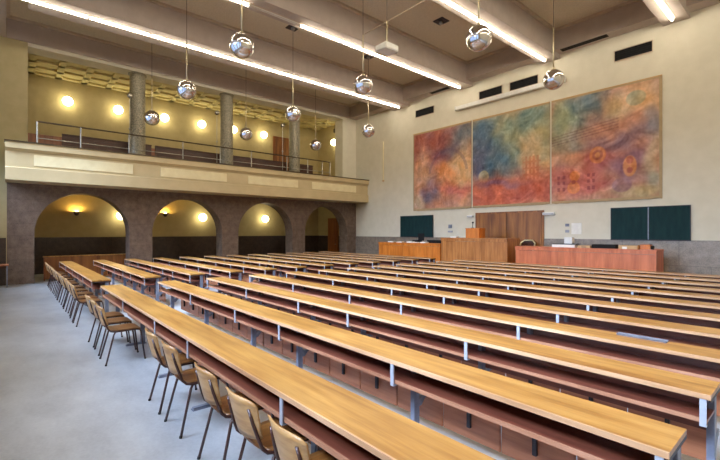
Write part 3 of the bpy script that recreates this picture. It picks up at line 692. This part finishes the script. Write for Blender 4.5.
# ---------------------------------------------------------------- chairs
def make_chair(label, loc, rz):
    t = thing('stacking_chair', label, 'chair', loc, rz, 'loose plywood chairs')
    # plywood seat, slightly dished with a rolled front
    m = mb(); nx, ny = 8, 8; top = []
    for j in range(ny + 1):
        for i in range(nx + 1):
            u, v = i / nx * 2 - 1, j / ny * 2 - 1
            cx = u * (.195 - .02 * max(0, -v) - .012 * (abs(v) ** 6))
            cy = v * .195 * (1 - .05 * abs(u) ** 4)
            cz = .455 + .008 * u * u - .02 * max(0, v - .6) / .4 - .006 * (1 - v * v)
            top.append((cx, cy, cz))
    N = len(top); m.v = top + [(x, y, z - .012) for x, y, z in top]; W = nx + 1
    for j in range(ny):
        for i in range(nx):
            a = j * W + i; m.f.append((a, a + 1, a + 1 + W, a + W)); m.f.append((N + a, N + a + W, N + a + 1 + W, N + a + 1))
    bd = [i for i in range(W)] + [j * W + nx for j in range(1, ny + 1)] + [ny * W + i for i in range(nx - 1, -1, -1)] + [j * W for j in range(ny - 1, 0, -1)]
    for a, b_ in zip(bd, bd[1:] + bd[:1]): m.f.append((a, N + a, N + b_, b_))
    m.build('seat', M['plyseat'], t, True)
    # curved plywood backrest
    m = mb(); nx, nz = 12, 6; fr = []
    for j in range(nz + 1):
        for i in range(nx + 1):
            u, v = i / nx * 2 - 1, j / nz
            hw = .165 + .035 * v
            x = u * hw; z = .525 + (.80 - .525) * v - (.03 * abs(u) ** 5 if j == nz else 0) + (.02 * abs(u) ** 4 if j == 0 else 0)
            y = -.205 - .065 * v - .045 * (1 - u * u)
            fr.append((x, y, z))
    N = len(fr); m.v = fr + [(x, y - .011, z) for x, y, z in fr]; W = nx + 1
    for j in range(nz):
        for i in range(nx):
            a = j * W + i; m.f.append((a, a + W, a + 1 + W, a + 1)); m.f.append((N + a, N + a + 1, N + a + 1 + W, N + a + W))
    bd = [i for i in range(W)] + [j * W + nx for j in range(1, nz + 1)] + [nz * W + i for i in range(nx - 1, -1, -1)] + [j * W for j in range(nz - 1, 0, -1)]
    for a, b_ in zip(bd, bd[1:] + bd[:1]): m.f.append((a, b_, N + b_, N + a))
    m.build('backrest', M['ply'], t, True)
    # tubular frame: back posts bending forward under the seat
    m = mb()
    for s in (-1, 1):
        m.tube([(s * .135, -.288, .735), (s * .145, -.265, .64), (s * .162, -.235, .54), (s * .168, -.212, .48), (s * .172, -.18, .447), (s * .176, -.13, .434), (s * .178, .13, .434)], .0115, 8)
    m.tube([(-.178, .13, .43), (.178, .13, .43)], .009, 8)
    m.tube([(-.176, -.12, .43), (.176, -.12, .43)], .009, 8)
    m.build('frame', M['tube'], t, True)
    for s in (-1, 1):
        f1 = mb().tube([(s * .178, .13, .434), (s * .179, .165, .428), (s * .182, .185, .405), (s * .205, .235, .0)], .0115, 8).build('leg', M['tube'], t, True)
        mb().tube([(s * .2045, .234, .02), (s * .206, .236, .0)], .014, 8).build('foot_cap', M['cap'], f1)
        f2 = mb().tube([(s * .176, -.125, .43), (s * .180, -.145, .40), (s * .212, -.245, .0)], .0115, 8).build('leg', M['tube'], t, True)
        mb().tube([(s * .2105, -.241, .02), (s * .212, -.246, .0)], .014, 8).build('foot_cap', M['cap'], f2)
    return t
near = [(-1.28, 1.36, .05), (-1.86, 1.37, -.02), (-2.43, 1.37, .04), (-3.06, 1.38, 0), (-3.92, 1.37, .02), (-4.53, 1.37, -.03), (-6.56, 1.22, .01), (-7.15, 1.23, -.02), (-7.72, 1.23, .03)]
far = [(-9.56, 1.2, .03), (-10.14, 1.2, 0), (-10.8, 1.22, -.03), (-11.5, 1.2, .02), (-12.2, 1.21, 0), (-13.09, 1.2, .02), (-13.65, 1.2, -.02), (-14.45, 1.21, 0), (-15.25, 1.2, .03), (-16.14, 1.2, 0), (-16.85, 1.2, -.02)]
proto = None
for i, (x, y, rz) in enumerate(near + far):
    if i < 9: lab = 'honey plywood chair at the rearmost near desk, %s from the camera' % (['first', 'second', 'third', 'fourth', 'fifth', 'sixth', 'seventh', 'eighth', 'ninth'][i])
    else: lab = 'plywood chair in the distant line before the arcade, %s from the gap between the blocks' % ORD[i - 9]
    if proto is None: proto = make_chair(lab, (x, y, 0), rz)
    else: dup(proto, (x, y, 0), rz, lab, 'loose plywood chairs')

# ---------------------------------------------------------------- by the arcade
t = thing('wooden_screen', 'low honey wooden partition closing the left arch behind the benches', 'partition', (-18.95, .95, 0))
for k in range(4): mb().box(0, .03, .02 + k * .82, .82 + k * .82, .05, .86).build('panel', M['screenwood'], t)
for k in range(5): mb().box(-.01, .045, k * .82 - .015 + .015, k * .82 + .035, 0, .87).build('post', M['doordark'], t)
mb().box(-.06, .07, -.02, 3.35, .87, .91).build('top_rail', M['top'], t)
t = thing('side_table', 'small table with a brown top and grey legs at the far left wall', 'table', (-17.75, -.74, 0))
mb().box(-.25, .35, -.6, .72, .70, .74).build('table_top', M['seatwood'], t)
for a in (-.22, .30):
    for b_ in (-.57, .66): mb().box(a, a + .035, b_, b_ + .035, 0, .70).build('leg', M['greymetal'], t)
mb().box(-.2, .3, -.55, .66, .62, .70).build('apron', M['galwood'], t)
t = thing('wooden_chair', 'brown wooden chair standing inside the rightmost arch', 'chair', (-20.9, 12.9, 0), 0)
mb().box(-.22, .22, -.22, .22, .42, .46).build('seat', M['doorwood'], t); mb().box(-.22, -.19, -.22, .22, .6, 1.12).build('backrest', M['doorwood'], t)
for a in (-.2, .17):
    for b_ in (-.2, .17): mb().box(a, a + .03, b_, b_ + .03, 0, .62 if a < 0 else .42).build('leg', M['doorwood'], t)
